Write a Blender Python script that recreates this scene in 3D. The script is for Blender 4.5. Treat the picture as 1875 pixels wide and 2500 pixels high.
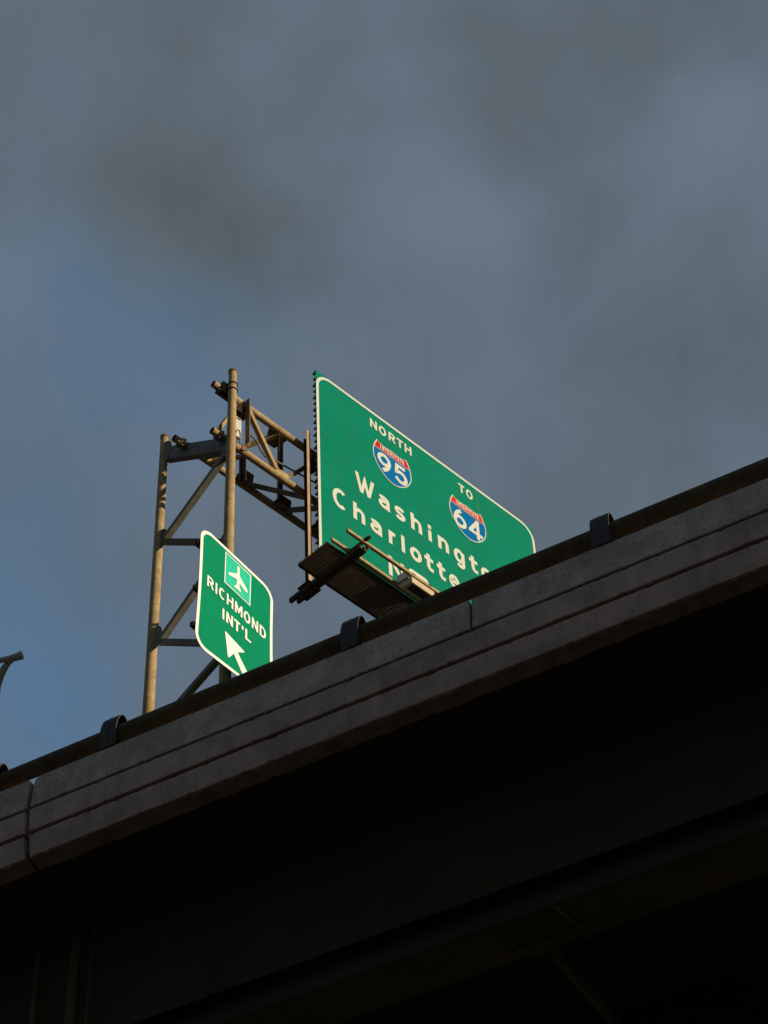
import bpy, bmesh, math, random
from mathutils import Vector, Matrix
random.seed(7)
scene = bpy.context.scene
for o in list(bpy.data.objects): bpy.data.objects.remove(o)
col = scene.collection

# ------------------------------------------------------------------ camera
FPX = 5330.0; CX, CY = 937.5, 1250.0            # focal length and centre in photo pixels
RC = Matrix(((0.99859637, 0.05296492, 0.0),
             (0.03931336, -0.74121092, -0.67012002),
             (-0.03549286, 0.66917942, -0.74225276)))
CAM = Vector((0, 0, 1.6))
cam_data = bpy.data.cameras.new('camera'); cam = bpy.data.objects.new('camera', cam_data); col.objects.link(cam)
cam_data.sensor_fit = 'VERTICAL'; cam_data.sensor_height = 36.0; cam_data.lens = FPX/2500*36
cam_data.clip_start = 0.1; cam_data.clip_end = 3000
cam.matrix_world = Matrix.Translation(CAM) @ RC.to_4x4()
scene.camera = cam

# ------------------------------------------------------------------ light
SUN_AZ, SUN_EL = math.radians(73), math.radians(15)     # azimuth measured from "towards the viewer" to the right
sun_dir = Vector((math.sin(SUN_AZ)*math.cos(SUN_EL), -math.cos(SUN_AZ)*math.cos(SUN_EL), math.sin(SUN_EL)))
sl = bpy.data.lights.new('sun', 'SUN'); so = bpy.data.objects.new('sun', sl); col.objects.link(so)
sl.energy = 5.0; sl.angle = math.radians(0.5); sl.color = (1.0, 0.82, 0.55)
so.rotation_euler = sun_dir.to_track_quat('Z', 'Y').to_euler()

world = bpy.data.worlds.new('World'); scene.world = world; world.use_nodes = True
wt = world.node_tree; wt.nodes.clear()
def wn(t, **k):
    n = wt.nodes.new(t)
    for a, v in k.items(): setattr(n, a, v)
    return n
def wmath(op, a, b=None, clamp=False):
    n = wn('ShaderNodeMath', operation=op); n.use_clamp = clamp
    for i, v in enumerate((a, b)):
        if v is None: continue
        if isinstance(v, (int, float)): n.inputs[i].default_value = v
        else: wt.links.new(v, n.inputs[i])
    return n.outputs[0]
def wmix(f, a, b):
    n = wn('ShaderNodeMix', data_type='RGBA')
    for i, v in ((0, f), (6, a), (7, b)):
        if isinstance(v, tuple): n.inputs[i].default_value = v
        elif isinstance(v, float): n.inputs[i].default_value = v
        else: wt.links.new(v, n.inputs[i])
    return n.outputs[2]
sky = wn('ShaderNodeTexSky', sky_type='NISHITA', sun_disc=False)
sky.sun_elevation = SUN_EL; sky.sun_rotation = math.atan2(sun_dir.x, sun_dir.y)
sky.air_density = 1.0; sky.dust_density = 1.0
tc = wn('ShaderNodeTexCoord')
def wnoise(scale, detail, rough, dist, off=(0, 0, 0), sc=(1, 1, 1)):
    m = wn('ShaderNodeMapping'); m.inputs['Location'].default_value = off; m.inputs['Scale'].default_value = sc
    wt.links.new(tc.outputs['Generated'], m.inputs['Vector'])
    n = wn('ShaderNodeTexNoise'); n.inputs['Scale'].default_value = scale; n.inputs['Detail'].default_value = detail
    n.inputs['Roughness'].default_value = rough; n.inputs['Distortion'].default_value = dist
    wt.links.new(m.outputs[0], n.inputs['Vector']); return n.outputs['Fac']
# distorted direction for cloud banks that sit in given parts of the sky
nz = wn('ShaderNodeTexNoise'); nz.inputs['Scale'].default_value = 6.0; nz.inputs['Detail'].default_value = 7.0; nz.inputs['Roughness'].default_value = .5
wt.links.new(tc.outputs['Generated'], nz.inputs['Vector'])
vs = wn('ShaderNodeVectorMath', operation='SUBTRACT'); vs.inputs[1].default_value = (.5, .5, .5); wt.links.new(nz.outputs['Color'], vs.inputs[0])
vm = wn('ShaderNodeVectorMath', operation='SCALE'); vm.inputs['Scale'].default_value = 0.18; wt.links.new(vs.outputs[0], vm.inputs[0])
va = wn('ShaderNodeVectorMath', operation='ADD'); wt.links.new(tc.outputs['Generated'], va.inputs[0]); wt.links.new(vm.outputs[0], va.inputs[1])
def ray(x, y): return RC @ Vector(((x-CX)/FPX, -(y-CY)/FPX, -1.0))
def bank(x, y, rad, amp):
    d = ray(x, y).normalized()
    n = wn('ShaderNodeVectorMath', operation='DISTANCE'); n.inputs[1].default_value = d; wt.links.new(va.outputs[0], n.inputs[0])
    r = wn('ShaderNodeMapRange', interpolation_type='SMOOTHERSTEP'); wt.links.new(n.outputs['Value'], r.inputs[0])
    r.inputs[1].default_value = 0.0; r.inputs[2].default_value = rad; r.inputs[3].default_value = amp; r.inputs[4].default_value = 0.0
    return r.outputs[0]
big = wnoise(5.0, 4.0, .5, .3, (3.1, 1.2, .4), (1, 1, 1.3))
fine = wnoise(10.0, 9.0, .60, .3, (.3, 5.2, 1.4), (1.2, .8, .6))
acc = wmath('MULTIPLY', wmath('SUBTRACT', big, .5), 1.1)
acc = wmath('ADD', acc, wmath('MULTIPLY', wmath('SUBTRACT', fine, .5), 1.05))
CLOUD_BANKS = [(540, 190, .040, .20), (680, 290, .045, .28), (820, 330, .05, .22), (1020, 330, .055, .30), (1180, 400, .05, .22), (1230, 520, .04, .12), (1000, 800, .09, .12),
               (1830, 290, .045, .26), (1720, 560, .06, .10), (60, 700, .05, .26), (690, 800, .03, .14), (120, 330, .05, .06), (1620, 480, .06, .10),
               (300, 300, .045, -.14), (250, 440, .045, -.20), (400, 520, .040, -.26), (500, 640, .040, -.30), (580, 760, .040, -.26), (640, 560, .04, -.14), (880, 170, .035, -.28), (1040, 200, .035, -.20),
               (1340, 260, .06, -.30), (1420, 430, .05, -.22), (1560, 150, .06, -.18), (1860, 60, .05, -.14), (1560, 760, .08, -.18), (1780, 820, .08, -.26), (1400, 950, .08, -.12), (150, 60, .06, -.04), (250, 1550, .05, -.16)]
for b in CLOUD_BANKS: acc = wmath('ADD', acc, bank(b[0], b[1], b[2]*1.2, b[3]*(1.0 if b[3] > 0 else .56)))
lum = wmath('ADD', acc, 0.44, clamp=True)
cloud = wmix(lum, (0.091, 0.114, 0.128, 1), (0.150, 0.196, 0.262, 1))
# thin places where the blue sky behind shows
thin = wnoise(6.0, 3.0, .5, .3, (7.7, .2, 2.4))
thin = wmath('MULTIPLY', wmath('SUBTRACT', thin, .5), .5)
for b in [(40, 1660, .12, .50), (320, 1620, .06, .14), (500, 960, .055, .30), (500, 740, .05, .34), (280, 740, .04, .14), (430, 880, .08, .26), (150, 1250, .12, .22), (520, 1450, .06, .10)]: thin = wmath('ADD', thin, bank(*b))
thin = wmath('MULTIPLY', wmath('ADD', thin, .04, clamp=True), .8)
skys = wn('ShaderNodeMix', data_type='RGBA', blend_type='MULTIPLY'); skys.inputs[0].default_value = 1.0
wt.links.new(sky.outputs[0], skys.inputs[6]); skys.inputs[7].default_value = (1.12, 1.78, 2.05, 1)
cl = wn('ShaderNodeMix', data_type='RGBA', blend_type='MULTIPLY'); cl.inputs[0].default_value = 1.0
wt.links.new(cloud, cl.inputs[6]); cl.inputs[7].default_value = (10, 10, 10, 1); cl.clamp_result = False
final = wmix(thin, cl.outputs[2], skys.outputs[2])
bg = wn('ShaderNodeBackground'); bg.inputs['Strength'].default_value = 0.1
wt.links.new(final, bg.inputs['Color'])
wo = wn('ShaderNodeOutputWorld'); wt.links.new(bg.outputs[0], wo.inputs[0])

scene.view_settings.view_transform = 'Standard'; scene.view_settings.look = 'None'
scene.view_settings.exposure = 0.0; scene.view_settings.gamma = 1.0
scene.view_settings.use_curve_mapping = False
scene.render.engine = 'CYCLES'
scene.render.resolution_x = 768; scene.render.resolution_y = 1024

# ------------------------------------------------------------------ places
def at(x, y, d): return CAM + ray(x, y)*d
def onp(x, y, P, N):
    r = ray(x, y); return CAM + r*((P-CAM).dot(N)/r.dot(N))
Z = Vector((0, 0, 1))
def az(deg): a = math.radians(deg); return Vector((math.cos(a), math.sin(a), 0))
A = az(-26.3); NA = Vector((A.y, -A.x, 0))       # along the barrier, and outwards from it
B = az(46.7);  NB = Vector((B.y, -B.x, 0))       # along the gantry, and out of the sign face
OB = at(1000, 1521, 20.0)                        # a point on the barrier's top outer edge
P0 = at(774, 905, 32.0)                          # the big sign's upper left corner
DECK_Z = OB.z - 0.74
def bar_pt(s, a, z): return OB + A*s - NA*a + Z*z      # a = inwards from the barrier face
def sg(u, v, w=0.0): return P0 + B*u + Z*v + NB*w      # sign coordinates
def z1(x, y): return (340+x*.27727, 880+y*.27727)

# ------------------------------------------------------------------ materials
def mat(name, base, rough=.7, var=None, vscale=6, vamt=.5, bump=0, bscale=40, metal=0, spots=None, streak=None, coat=0, spec=None):
    m = bpy.data.materials.new(name); m.use_nodes = True; t = m.node_tree; p = t.nodes['Principled BSDF']
    p.inputs['Roughness'].default_value = rough; p.inputs['Metallic'].default_value = metal
    p.inputs['Specular IOR Level'].default_value = .3 if spec is None else spec
    tcn = t.nodes.new('ShaderNodeTexCoord'); c = None
    def noise(sc, det=4, scale=(1, 1, 1), rough_=.6):
        mp = t.nodes.new('ShaderNodeMapping'); mp.inputs['Scale'].default_value = scale; t.links.new(tcn.outputs['Object'], mp.inputs[0])
        n = t.nodes.new('ShaderNodeTexNoise'); n.inputs['Scale'].default_value = sc; n.inputs['Detail'].default_value = det; n.inputs['Roughness'].default_value = rough_
        t.links.new(mp.outputs[0], n.inputs['Vector']); return n.outputs['Fac']
    def rng(s, lo, hi, a=0.0, b=1.0):
        r = t.nodes.new('ShaderNodeMapRange'); t.links.new(s, r.inputs[0])
        for i, v in enumerate((lo, hi, a, b)): r.inputs[i+1].default_value = v
        return r.outputs[0]
    def mix(f, a, b):
        n = t.nodes.new('ShaderNodeMix'); n.data_type = 'RGBA'
        for i, v in ((0, f), (6, a), (7, b)):
            if isinstance(v, (tuple, list)): n.inputs[i].default_value = (*v[:3], 1)
            elif isinstance(v, (int, float)): n.inputs[i].default_value = v
            else: t.links.new(v, n.inputs[i])
        return n.outputs[2]
    c = base
    if var: c = mix(rng(noise(vscale, 6), .35, .65, 0, vamt), base, var)
    if streak:      # (colour, amount, xyscale) vertical weather streaks
        c = mix(rng(noise(streak[2], 4, (1, 1, .08)), .5, .72, 0, streak[1]), c, streak[0])
    if spots:       # (colour, scale, threshold, amount)
        for (sc_, ss, th, am) in spots:
            c = mix(rng(noise(ss, 2), th, th+.06, 0, am), c, sc_)
    if isinstance(c, (tuple, list)): p.inputs['Base Color'].default_value = (*c[:3], 1)
    else: t.links.new(c, p.inputs['Base Color'])
    if coat: p.inputs['Coat Weight'].default_value = coat
    if bump:
        b = t.nodes.new('ShaderNodeBump'); b.inputs['Strength'].default_value = bump; b.inputs['Distance'].default_value = .01
        t.links.new(noise(bscale, 6), b.inputs['Height']); t.links.new(b.outputs[0], p.inputs['Normal'])
    return m
pit = [((.03, .028, .026), 26, .66, 1.0), ((.07, .06, .055), 48, .62, .9), ((.22, .18, .16), 3.2, .56, .35), ((.50, .44, .39), 75, .60, .6)]
M = {
 'concrete_grey': mat('concrete_grey', (.45, .38, .32), .95, (.27, .22, .185), 3.3, .9, .8, 70, spots=pit, streak=((.20, .165, .145), .5, 7)),
 'concrete_pink': mat('concrete_pink', (.46, .325, .275), .95, (.29, .205, .178), 3.0, .9, .7, 75, spots=[pit[2], ((.07, .055, .05), 55, .64, .9), ((.50, .38, .34), 80, .61, .5)], streak=((.20, .15, .13), .55, 7)),
 'concrete_core': mat('concrete_core', (.15, .11, .08), .95, (.05, .045, .04), 5, .8, .4, 50),
 'concrete_drip': mat('concrete_drip', (.24, .19, .13), .95, (.12, .09, .06), 5, .8, .4, 40),
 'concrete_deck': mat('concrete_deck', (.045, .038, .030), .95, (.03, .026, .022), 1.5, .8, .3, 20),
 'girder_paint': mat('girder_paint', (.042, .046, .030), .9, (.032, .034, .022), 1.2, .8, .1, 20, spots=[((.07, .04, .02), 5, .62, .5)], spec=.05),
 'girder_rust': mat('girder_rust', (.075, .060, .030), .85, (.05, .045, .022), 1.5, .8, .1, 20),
 'rail_steel': mat('rail_steel', (.105, .082, .052), .85, (.065, .047, .030), 4, .9, .12, 60, streak=((.035, .028, .02), .6, 24), spots=[((.11, .055, .025), 9, .62, .4)], spec=.08),
 'bracket_steel': mat('bracket_steel', (.052, .046, .045), .8, (.036, .032, .032), 6, .8, .05, 40),
 'galv': mat('weathered_steel', (.42, .33, .185), .75, (.25, .18, .095), 7, .85, .15, 80, spots=[((.30, .13, .045), 11, .60, .6), ((.10, .075, .05), 38, .60, .6)], streak=((.42, .21, .08), .5, 18), spec=.08),
 'galv_dark': mat('weathered_steel_dark', (.17, .135, .09), .75, (.10, .075, .05), 8, .85, .1, 70, spots=[((.24, .10, .035), 10, .60, .6)], spec=.12),
 'galv_grey': mat('galvanised_steel', (.20, .195, .175), .7, (.12, .115, .10), 9, .8, .06, 60, spots=[((.22, .12, .06), 14, .62, .5)], spec=.15),
 'hanger_steel': mat('hanger_steel', (.44, .34, .23), .7, (.34, .19, .09), 6, .8, .1, 50, streak=((.40, .19, .08), .5, 14), spec=.12),
 'catwalk': mat('catwalk_steel', (.07, .055, .04), .8, (.04, .032, .024), 9, .8, .1, 60, spots=[((.2, .09, .04), 12, .62, .5)], spec=.1),
 'grating_steel': mat('grating_steel', (.145, .10, .06), .8, (.07, .05, .032), 9, .8, .1, 60, spots=[((.32, .15, .06), 9, .60, .6)], spec=.1),
 'rail_light': mat('channel_steel', (.40, .31, .18), .7, (.28, .19, .10), 9, .7, .05, 60, spec=.12),
 'green': mat('green_sheeting', (.0, .195, .130), .6, (.0, .175, .115), 1.2, 1.0, 0, spots=[((.02, .30, .22), 55, .735, .8), ((.01, .15, .10), 7, .60, .5)], streak=((.012, .155, .10), .55, 9), spec=.03),
 'green_bright': mat('bright_green_sheeting', (.0, .235, .120), .6, (.0, .205, .105), 1.6, .9, 0, streak=((.01, .20, .10), .5, 11), spots=[((.01, .20, .11), 8, .60, .5)], spec=.03),
 'teal': mat('pale_green_sheeting', (.02, .46, .30), .6, (.04, .56, .44), 4, .8, 0, streak=((.01, .66, .46), .5, 22), spec=.03),
 'cream': mat('cream_sheeting', (.57, .60, .56), .6, (.53, .555, .51), 5, .6, 0, spots=[((.42, .40, .35), 60, .70, .5)], spec=.05),
 'white': mat('white_sheeting', (.80, .83, .84), .6, (.76, .78, .79), 5, .5, 0, spec=.05),
 'red': mat('red_sheeting', (.48, .018, .016), .6, (.42, .02, .016), 5, .6, 0, spec=.03),
 'red2': mat('faded_red_sheeting', (.54, .045, .02), .6, (.48, .035, .018), 5, .6, 0, spec=.03),
 'blue': mat('blue_sheeting', (.0, .115, .36), .6, (.0, .14, .39), 8, .6, 0, spots=[((.05, .28, .55), 60, .74, .7)], spec=.03),
 'pale_scratch': mat('scratched_sheeting', (.16, .50, .38), .6, spec=.03),
 'alu': mat('aluminium_back', (.04, .038, .035), .6, (.03, .03, .03), 9, .8, 0),
 'lum_cream': mat('luminaire_housing', (.56, .47, .33), .6, (.44, .36, .24), 6, .6, .03, 30, spec=.1),
 'lum_dark': mat('luminaire_underside', (.07, .06, .045), .7, (.05, .04, .03), 9, .7, .03, 30, spec=.1),
 'white_box': mat('white_enamel', (.55, .56, .58), .5, (.45, .45, .45), 9, .6, 0, spec=.1),
 'cable': mat('conduit', (.24, .18, .11), .7, (.15, .10, .06), 12, .8, 0, spec=.1),
 'black_steel': mat('black_steel', (.025, .021, .018), .7, (.045, .032, .024), 12, .7, 0, spec=.1),
 'lamp_steel': mat('lamp_arm_steel', (.30, .32, .28), .7, (.40, .39, .30), 16, .8, .1, 50, spec=.15),
 'asphalt': mat('asphalt', (.030, .029, .028), .95, (.04, .038, .036), 1.3, .7, .4, 60),
}

# ------------------------------------------------------------------ building helpers
def tag(o, label=None, cat=None, group=None, kind=None):
    if label: o['label'] = label
    if cat: o['category'] = cat
    if group: o['group'] = group
    if kind: o['kind'] = kind
    return o
def empty(name, loc, label, cat, group=None):
    o = bpy.data.objects.new(name, None); o.location = loc; o.empty_display_size = .2; col.objects.link(o)
    o.matrix_world = Matrix.Translation(loc)
    return tag(o, label, cat, group)
ROOT = {}
def link(name, bm, material, parent=None, smooth=False, bevel=0, rc=True, origin=None):
    if rc: bmesh.ops.recalc_face_normals(bm, faces=bm.faces)
    if origin is None and parent is not None: origin = Vector(parent.location)
    if origin is None and len(bm.verts):
        origin = sum((v.co for v in bm.verts), Vector())/len(bm.verts)
    if parent is not None:
        origin = Vector(ROOT.get(parent.name, parent.location))     # a sub-part shares the origin of its thing
    for v in bm.verts: v.co -= origin
    me = bpy.data.meshes.new(name); bm.to_mesh(me); bm.free()
    o = bpy.data.objects.new(name, me); me.materials.append(M[material] if isinstance(material, str) else material)
    if parent is not None: o.parent = parent
    else: o.location = origin
    col.objects.link(o)
    if parent is not None: ROOT[o.name] = tuple(origin)
    if smooth:
        for p in me.polygons: p.use_smooth = True
        try: me.set_sharp_from_angle(angle=math.radians(40))
        except Exception: pass
    if bevel:
        m = o.modifiers.new('bevel', 'BEVEL'); m.width = bevel; m.segments = 2; m.limit_method = 'ANGLE'
    return o
def frame(d, up=Z):
    d = d.normalized()
    if abs(d.dot(up)) > .98: up = Vector((0.3, 1, 0))
    x = d.cross(up).normalized(); y = x.cross(d).normalized(); return x, y
def bx(bm, p0, p1, w, h, up=Z, ox=0, oy=0):
    """a bar from p0 to p1: w across, h along 'up'"""
    x, y = frame(p1-p0, up); r = []
    for p in (p0, p1):
        for sx, sy in ((-1, -1), (1, -1), (1, 1), (-1, 1)):
            r.append(bm.verts.new(p + x*(sx*w/2+ox) + y*(sy*h/2+oy)))
    for f in ((0, 1, 2, 3), (7, 6, 5, 4), (0, 4, 5, 1), (1, 5, 6, 2), (2, 6, 7, 3), (3, 7, 4, 0)): bm.faces.new([r[i] for i in f])
def angle_iron(bm, p0, p1, leg, th, up=Z, flipx=1, flipy=1):
    x, y = frame(p1-p0, up); x = x*flipx; y = y*flipy
    prof = [(0, 0), (leg, 0), (leg, th), (th, th), (th, leg), (0, leg)]
    prof = [(a-leg*.35, b-leg*.35) for a, b in prof]
    rings = [[bm.verts.new(p + x*a + y*b) for a, b in prof] for p in (p0, p1)]
    n = len(prof)
    for i in range(n): bm.faces.new([rings[0][i], rings[0][(i+1) % n], rings[1][(i+1) % n], rings[1][i]])
    for r in rings: bm.faces.new(r)
def tube(bm, pts, r, n=20, hollow=0, cap=True, rad=None):
    """round bar or pipe through pts (hollow = wall thickness, open ends)"""
    rings = []; inner = []
    for i, p in enumerate(pts):
        d = (pts[min(i+1, len(pts)-1)] - pts[max(i-1, 0)]); x, y = frame(d)
        rr = rad[i] if rad else r
        rings.append([bm.verts.new(p + x*math.cos(2*math.pi*k/n)*rr + y*math.sin(2*math.pi*k/n)*rr) for k in range(n)])
        if hollow: inner.append([bm.verts.new(p + x*math.cos(2*math.pi*k/n)*(rr-hollow) + y*math.sin(2*math.pi*k/n)*(rr-hollow)) for k in range(n)])
    for L in (rings, inner):
        for a, b in zip(L, L[1:]):
            for k in range(n): bm.faces.new([a[k], a[(k+1) % n], b[(k+1) % n], b[k]])
    if hollow:
        for e in (0, -1):
            for k in range(n): bm.faces.new([rings[e][k], rings[e][(k+1) % n], inner[e][(k+1) % n], inner[e][k]])
    elif cap:
        bm.faces.new(rings[0]); bm.faces.new(rings[-1])
def prism(bm, pts, vec):
    """extrude a polygon (world points) along vec"""
    a = [bm.verts.new(p) for p in pts]; b = [bm.verts.new(p+vec) for p in pts]; n = len(pts)
    bm.faces.new(a); bm.faces.new(b[::-1])
    for i in range(n): bm.faces.new([a[i], b[i], b[(i+1) % n], a[(i+1) % n]])
def ring(bm, c, axis, R, r, n=24, m=6):
    x, y = frame(axis); ax = axis.normalized(); vv = []
    for i in range(n):
        a = 2*math.pi*i/n; e = x*math.cos(a)+y*math.sin(a)
        vv.append([bm.verts.new(c + e*(R+r*math.cos(2*math.pi*j/m)) + ax*r*math.sin(2*math.pi*j/m)) for j in range(m)])
    for i in range(n):
        for j in range(m): bm.faces.new([vv[i][j], vv[(i+1) % n][j], vv[(i+1) % n][(j+1) % m], vv[i][(j+1) % m]])
def N(): return bmesh.new()

# ================================================================== SETTING
bm = N(); s = 600
for i in range(4): pass
g = [Vector((-s, -s, 0)), Vector((s, -s, 0)), Vector((s, s, 0)), Vector((-s, s, 0))]
bm.faces.new([bm.verts.new(p) for p in g])
tag(link('ground', bm, 'asphalt'), kind='structure')

# deck slab, soffit and girders of the elevated road
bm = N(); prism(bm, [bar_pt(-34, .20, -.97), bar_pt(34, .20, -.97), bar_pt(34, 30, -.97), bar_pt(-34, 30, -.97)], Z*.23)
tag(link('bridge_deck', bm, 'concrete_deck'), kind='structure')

def girder(a0, label, detailed):
    g = empty('bridge_girder', bar_pt(0, a0, -2.0), label, 'girder', 'girders under the elevated road')
    def zat(x, y, a): return (onp(x, y, bar_pt(0, a, 0), NA)-OB).z
    zw = zat(1875, 1934.6, 1.30); zs = zat(1875, 2019, 1.47)
    ai = -(onp(1875, 2129.7, bar_pt(0, 0, zs), Z)-OB).dot(NA) - 1.30
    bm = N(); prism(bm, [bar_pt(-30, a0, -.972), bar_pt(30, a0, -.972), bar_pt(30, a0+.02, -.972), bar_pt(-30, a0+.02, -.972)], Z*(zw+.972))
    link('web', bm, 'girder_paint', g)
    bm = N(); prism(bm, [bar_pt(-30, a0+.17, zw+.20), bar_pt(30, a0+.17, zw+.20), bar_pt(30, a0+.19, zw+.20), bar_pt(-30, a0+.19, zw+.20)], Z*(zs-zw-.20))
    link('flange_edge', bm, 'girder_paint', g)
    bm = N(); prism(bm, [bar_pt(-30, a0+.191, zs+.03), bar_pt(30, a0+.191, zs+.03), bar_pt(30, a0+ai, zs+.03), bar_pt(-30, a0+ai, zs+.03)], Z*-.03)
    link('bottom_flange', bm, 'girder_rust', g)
    if detailed:
        for x, wd in ((96, .05), (180, .10), (196, .02), (229, .015)):
            p = onp(x, 2350, bar_pt(0, a0, 0), NA); s_ = (p-OB).dot(A)
            bm = N(); prism(bm, [bar_pt(s_, a0-.001, -.975), bar_pt(s_+wd, a0-.001, -.975), bar_pt(s_+wd, a0-.07, -.975), bar_pt(s_, a0-.07, -.975)], Z*(zw+.98))
            link('stiffener', bm, 'girder_rust', g)
        zz = OB.z+zs-.001
        def zp(x, y): return onp(937+x*.5654, 1700+y*.5654, Vector((0, 0, zz)), Z)
        bm = N(); prism(bm, [zp(*q) for q in ((560, 1136), (620, 1117), (700, 1113), (750, 1110), (772, 1078), (800, 1052), (900, 1018), (880, 980), (560, 1090))], Z*-.012)
        gp = link('gusset_plate', bm, 'girder_rust', g)
        p0 = zp(725, 1100); p1 = zp(1005, 1415); p2 = p0 + (p1-p0)*3.0
        bm = N(); bx(bm, p0-Z*.020, p2-Z*.020, .10, .014); bx(bm, p0-Z*.06, p2-Z*.06, .012, .066)
        link('lateral_brace', bm, 'girder_rust', g)
        bm = N(); bx(bm, zp(735, 900)-Z*.02, zp(882, 1024)-Z*.02, .045, .014); bx(bm, zp(745, 900)-Z*.045, zp(892, 1024)-Z*.045, .008, .036)
        link('clip_angle', bm, 'girder_rust', g)
        for q in ((585, 1072), (628, 1056), (702, 1030), (742, 1015)):
            bm = N(); c_ = zp(*q); tube(bm, [c_, c_-Z*.02], .014, 6); link('bolt', bm, 'black_steel', gp)
    return g
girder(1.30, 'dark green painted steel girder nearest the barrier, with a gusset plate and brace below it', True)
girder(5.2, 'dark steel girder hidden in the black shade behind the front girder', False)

# ---- barrier
def jag(n, amp): return [random.uniform(-amp, amp) for _ in range(n)]
def face_out(z):       # how far the face stands out at a height (bulges a little in the middle)
    pts = [(0, -.012), (-.05, .0), (-.41, .026), (-.70, .006), (-.97, -.045)]
    for (za, oa), (zb, ob) in zip(pts, pts[1:]):
        if z >= zb: t = (z-za)/(zb-za); return oa+(ob-oa)*t
    return pts[-1][1]
def chip(a):
    return random.uniform(-a, a) if random.random() > .10 else random.uniform(.004, .014)
def band(name, material, parent, s0, s1, z0, z1_, depth=.22, rl=0.0, rr=0.0, botjag=.0018, topjag=.0015):
    """one band of the barrier face between s0 and s1, top z0, bottom z1_; rl, rr round the upper corners"""
    out = []
    step = .045; n = max(2, int((s1-s0)/step))
    def cor(cx, cz, r, a0, a1):
        return [(cx+r*math.cos(math.radians(a0+(a1-a0)*i/5)), cz+r*math.sin(math.radians(a0+(a1-a0)*i/5))) for i in range(6)]
    top = []
    if rl: top += cor(s0+rl, z0-rl, rl, 180, 90)
    else: top.append((s0, z0))
    for i in range(1, n):
        ss = s0+(s1-s0)*i/n
        if ss > s0+rl+.03 and ss < s1-rr-.03: top.append((ss, z0-(chip(topjag) if z0 < 0 else random.uniform(-topjag, topjag))))
    if rr: top += cor(s1-rr, z0-rr, rr, 90, 0)
    else: top.append((s1, z0))
    bot = [(s0+(s1-s0)*i/n, z1_+chip(botjag)) for i in range(n, -1, -1)]
    pts = top+bot
    bm = N()
    f = [bm.verts.new(OB + A*a + NA*face_out(b) + Z*b) for a, b in pts]
    k = [bm.verts.new(OB + A*a - NA*depth + Z*b) for a, b in pts]
    n = len(pts)
    bm.faces.new(f); bm.faces.new(k[::-1])
    for i in range(n): bm.faces.new([f[i], k[i], k[(i+1) % n], f[(i+1) % n]])
    return link(name, bm, material, parent, bevel=.012)
def barrier(s0, s1, cuts, label, left_round, right_round):
    g = empty('concrete_barrier', bar_pt((s0+s1)/2, .1, -.97), label, 'barrier', 'concrete barrier lengths along the bridge edge')
    seg = [s0]+cuts+[s1]
    for i, (a, b) in enumerate(zip(seg, seg[1:])):
        a_ = a+(.012 if i else 0); b_ = b-(.012 if i < len(seg)-2 else 0)
        band('top_band', 'concrete_grey', g, a_, b_, 0, -.405, rl=.07 if i == 0 and left_round else .012, rr=.05 if i == len(seg)-2 and right_round else .012)
    band('middle_band', 'concrete_pink', g, s0-.002, s1+.002, -.432, -.692, rl=.012, rr=.012)
    band('lower_band', 'concrete_pink', g, s0+.004, s1-.004, -.728, -.968, rl=.012, rr=.012)
    bm = N()
    prism(bm, [bar_pt(s0+.02, .02, -.40), bar_pt(s1-.02, .02, -.40), bar_pt(s1-.02, .20, -.40), bar_pt(s0+.02, .20, -.40)], Z*-.05)
    prism(bm, [bar_pt(s0+.02, .035, -.68), bar_pt(s1-.02, .035, -.68), bar_pt(s1-.02, .20, -.68), bar_pt(s0+.02, .20, -.68)], Z*-.06)
    link('groove', bm, 'concrete_core', g)
    # the drip edge below: rough, brown, a few centimetres lower at its inner side
    bm = N(); n = int((s1-s0)/.15); pa = []; pb = []
    for i in range(n+1):
        ss = s0+(s1-s0)*i/n
        pa.append(bar_pt(ss, .055, -.966)); pb.append(bar_pt(ss, .235+random.uniform(-.012, .012), -.985))
    va_ = [[bm.verts.new(p) for p in L] for L in (pa, pb)]
    vb_ = [[bm.verts.new(p+Z*.10) for p in L] for L in (pa, pb)]
    for i in range(n):
        bm.faces.new([va_[0][i], va_[0][i+1], va_[1][i+1], va_[1][i]])
        bm.faces.new([vb_[0][i], vb_[0][i+1], vb_[1][i+1], vb_[1][i]])
        for q in (0, 1): bm.faces.new([va_[q][i], va_[q][i+1], vb_[q][i+1], vb_[q][i]])
    for i in (0, n): bm.faces.new([va_[0][i], va_[1][i], vb_[1][i], vb_[0][i]])
    link('drip_edge', bm, 'concrete_drip', g)
    return g
barrier(-4.135, 16.0, [.615], 'long concrete barrier length running from the open joint to the right edge of the photo', True, False)
barrier(-16, -4.185, [], 'short end of a concrete barrier left of the open joint, at the left edge', False, True)

# ---- rail on the barrier
RZ, RA, RR = .25, .13, .087
bm = N()
rail = empty('handrail', bar_pt(0, RA, RZ), 'brown weathered round steel rail running on top of the concrete barrier', 'rail')
spl = -3.87
tube(bm, [bar_pt(-16+i*(spl+16-.006)/6, RA, RZ) for i in range(7)], RR, 28)
link('rail_pipe', bm, 'rail_steel', rail, smooth=True)
bm = N(); tube(bm, [bar_pt(spl+.01+i*(16-spl)/8, RA, RZ) for i in range(9)], RR, 28)
link('rail_pipe', bm, 'rail_steel', rail, smooth=True)
bm = N(); tube(bm, [bar_pt(spl-.09, RA, RZ), bar_pt(spl+.10, RA, RZ)], RR-.008, 28)
link('splice_sleeve', bm, 'galv_dark', rail, smooth=True)

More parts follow.
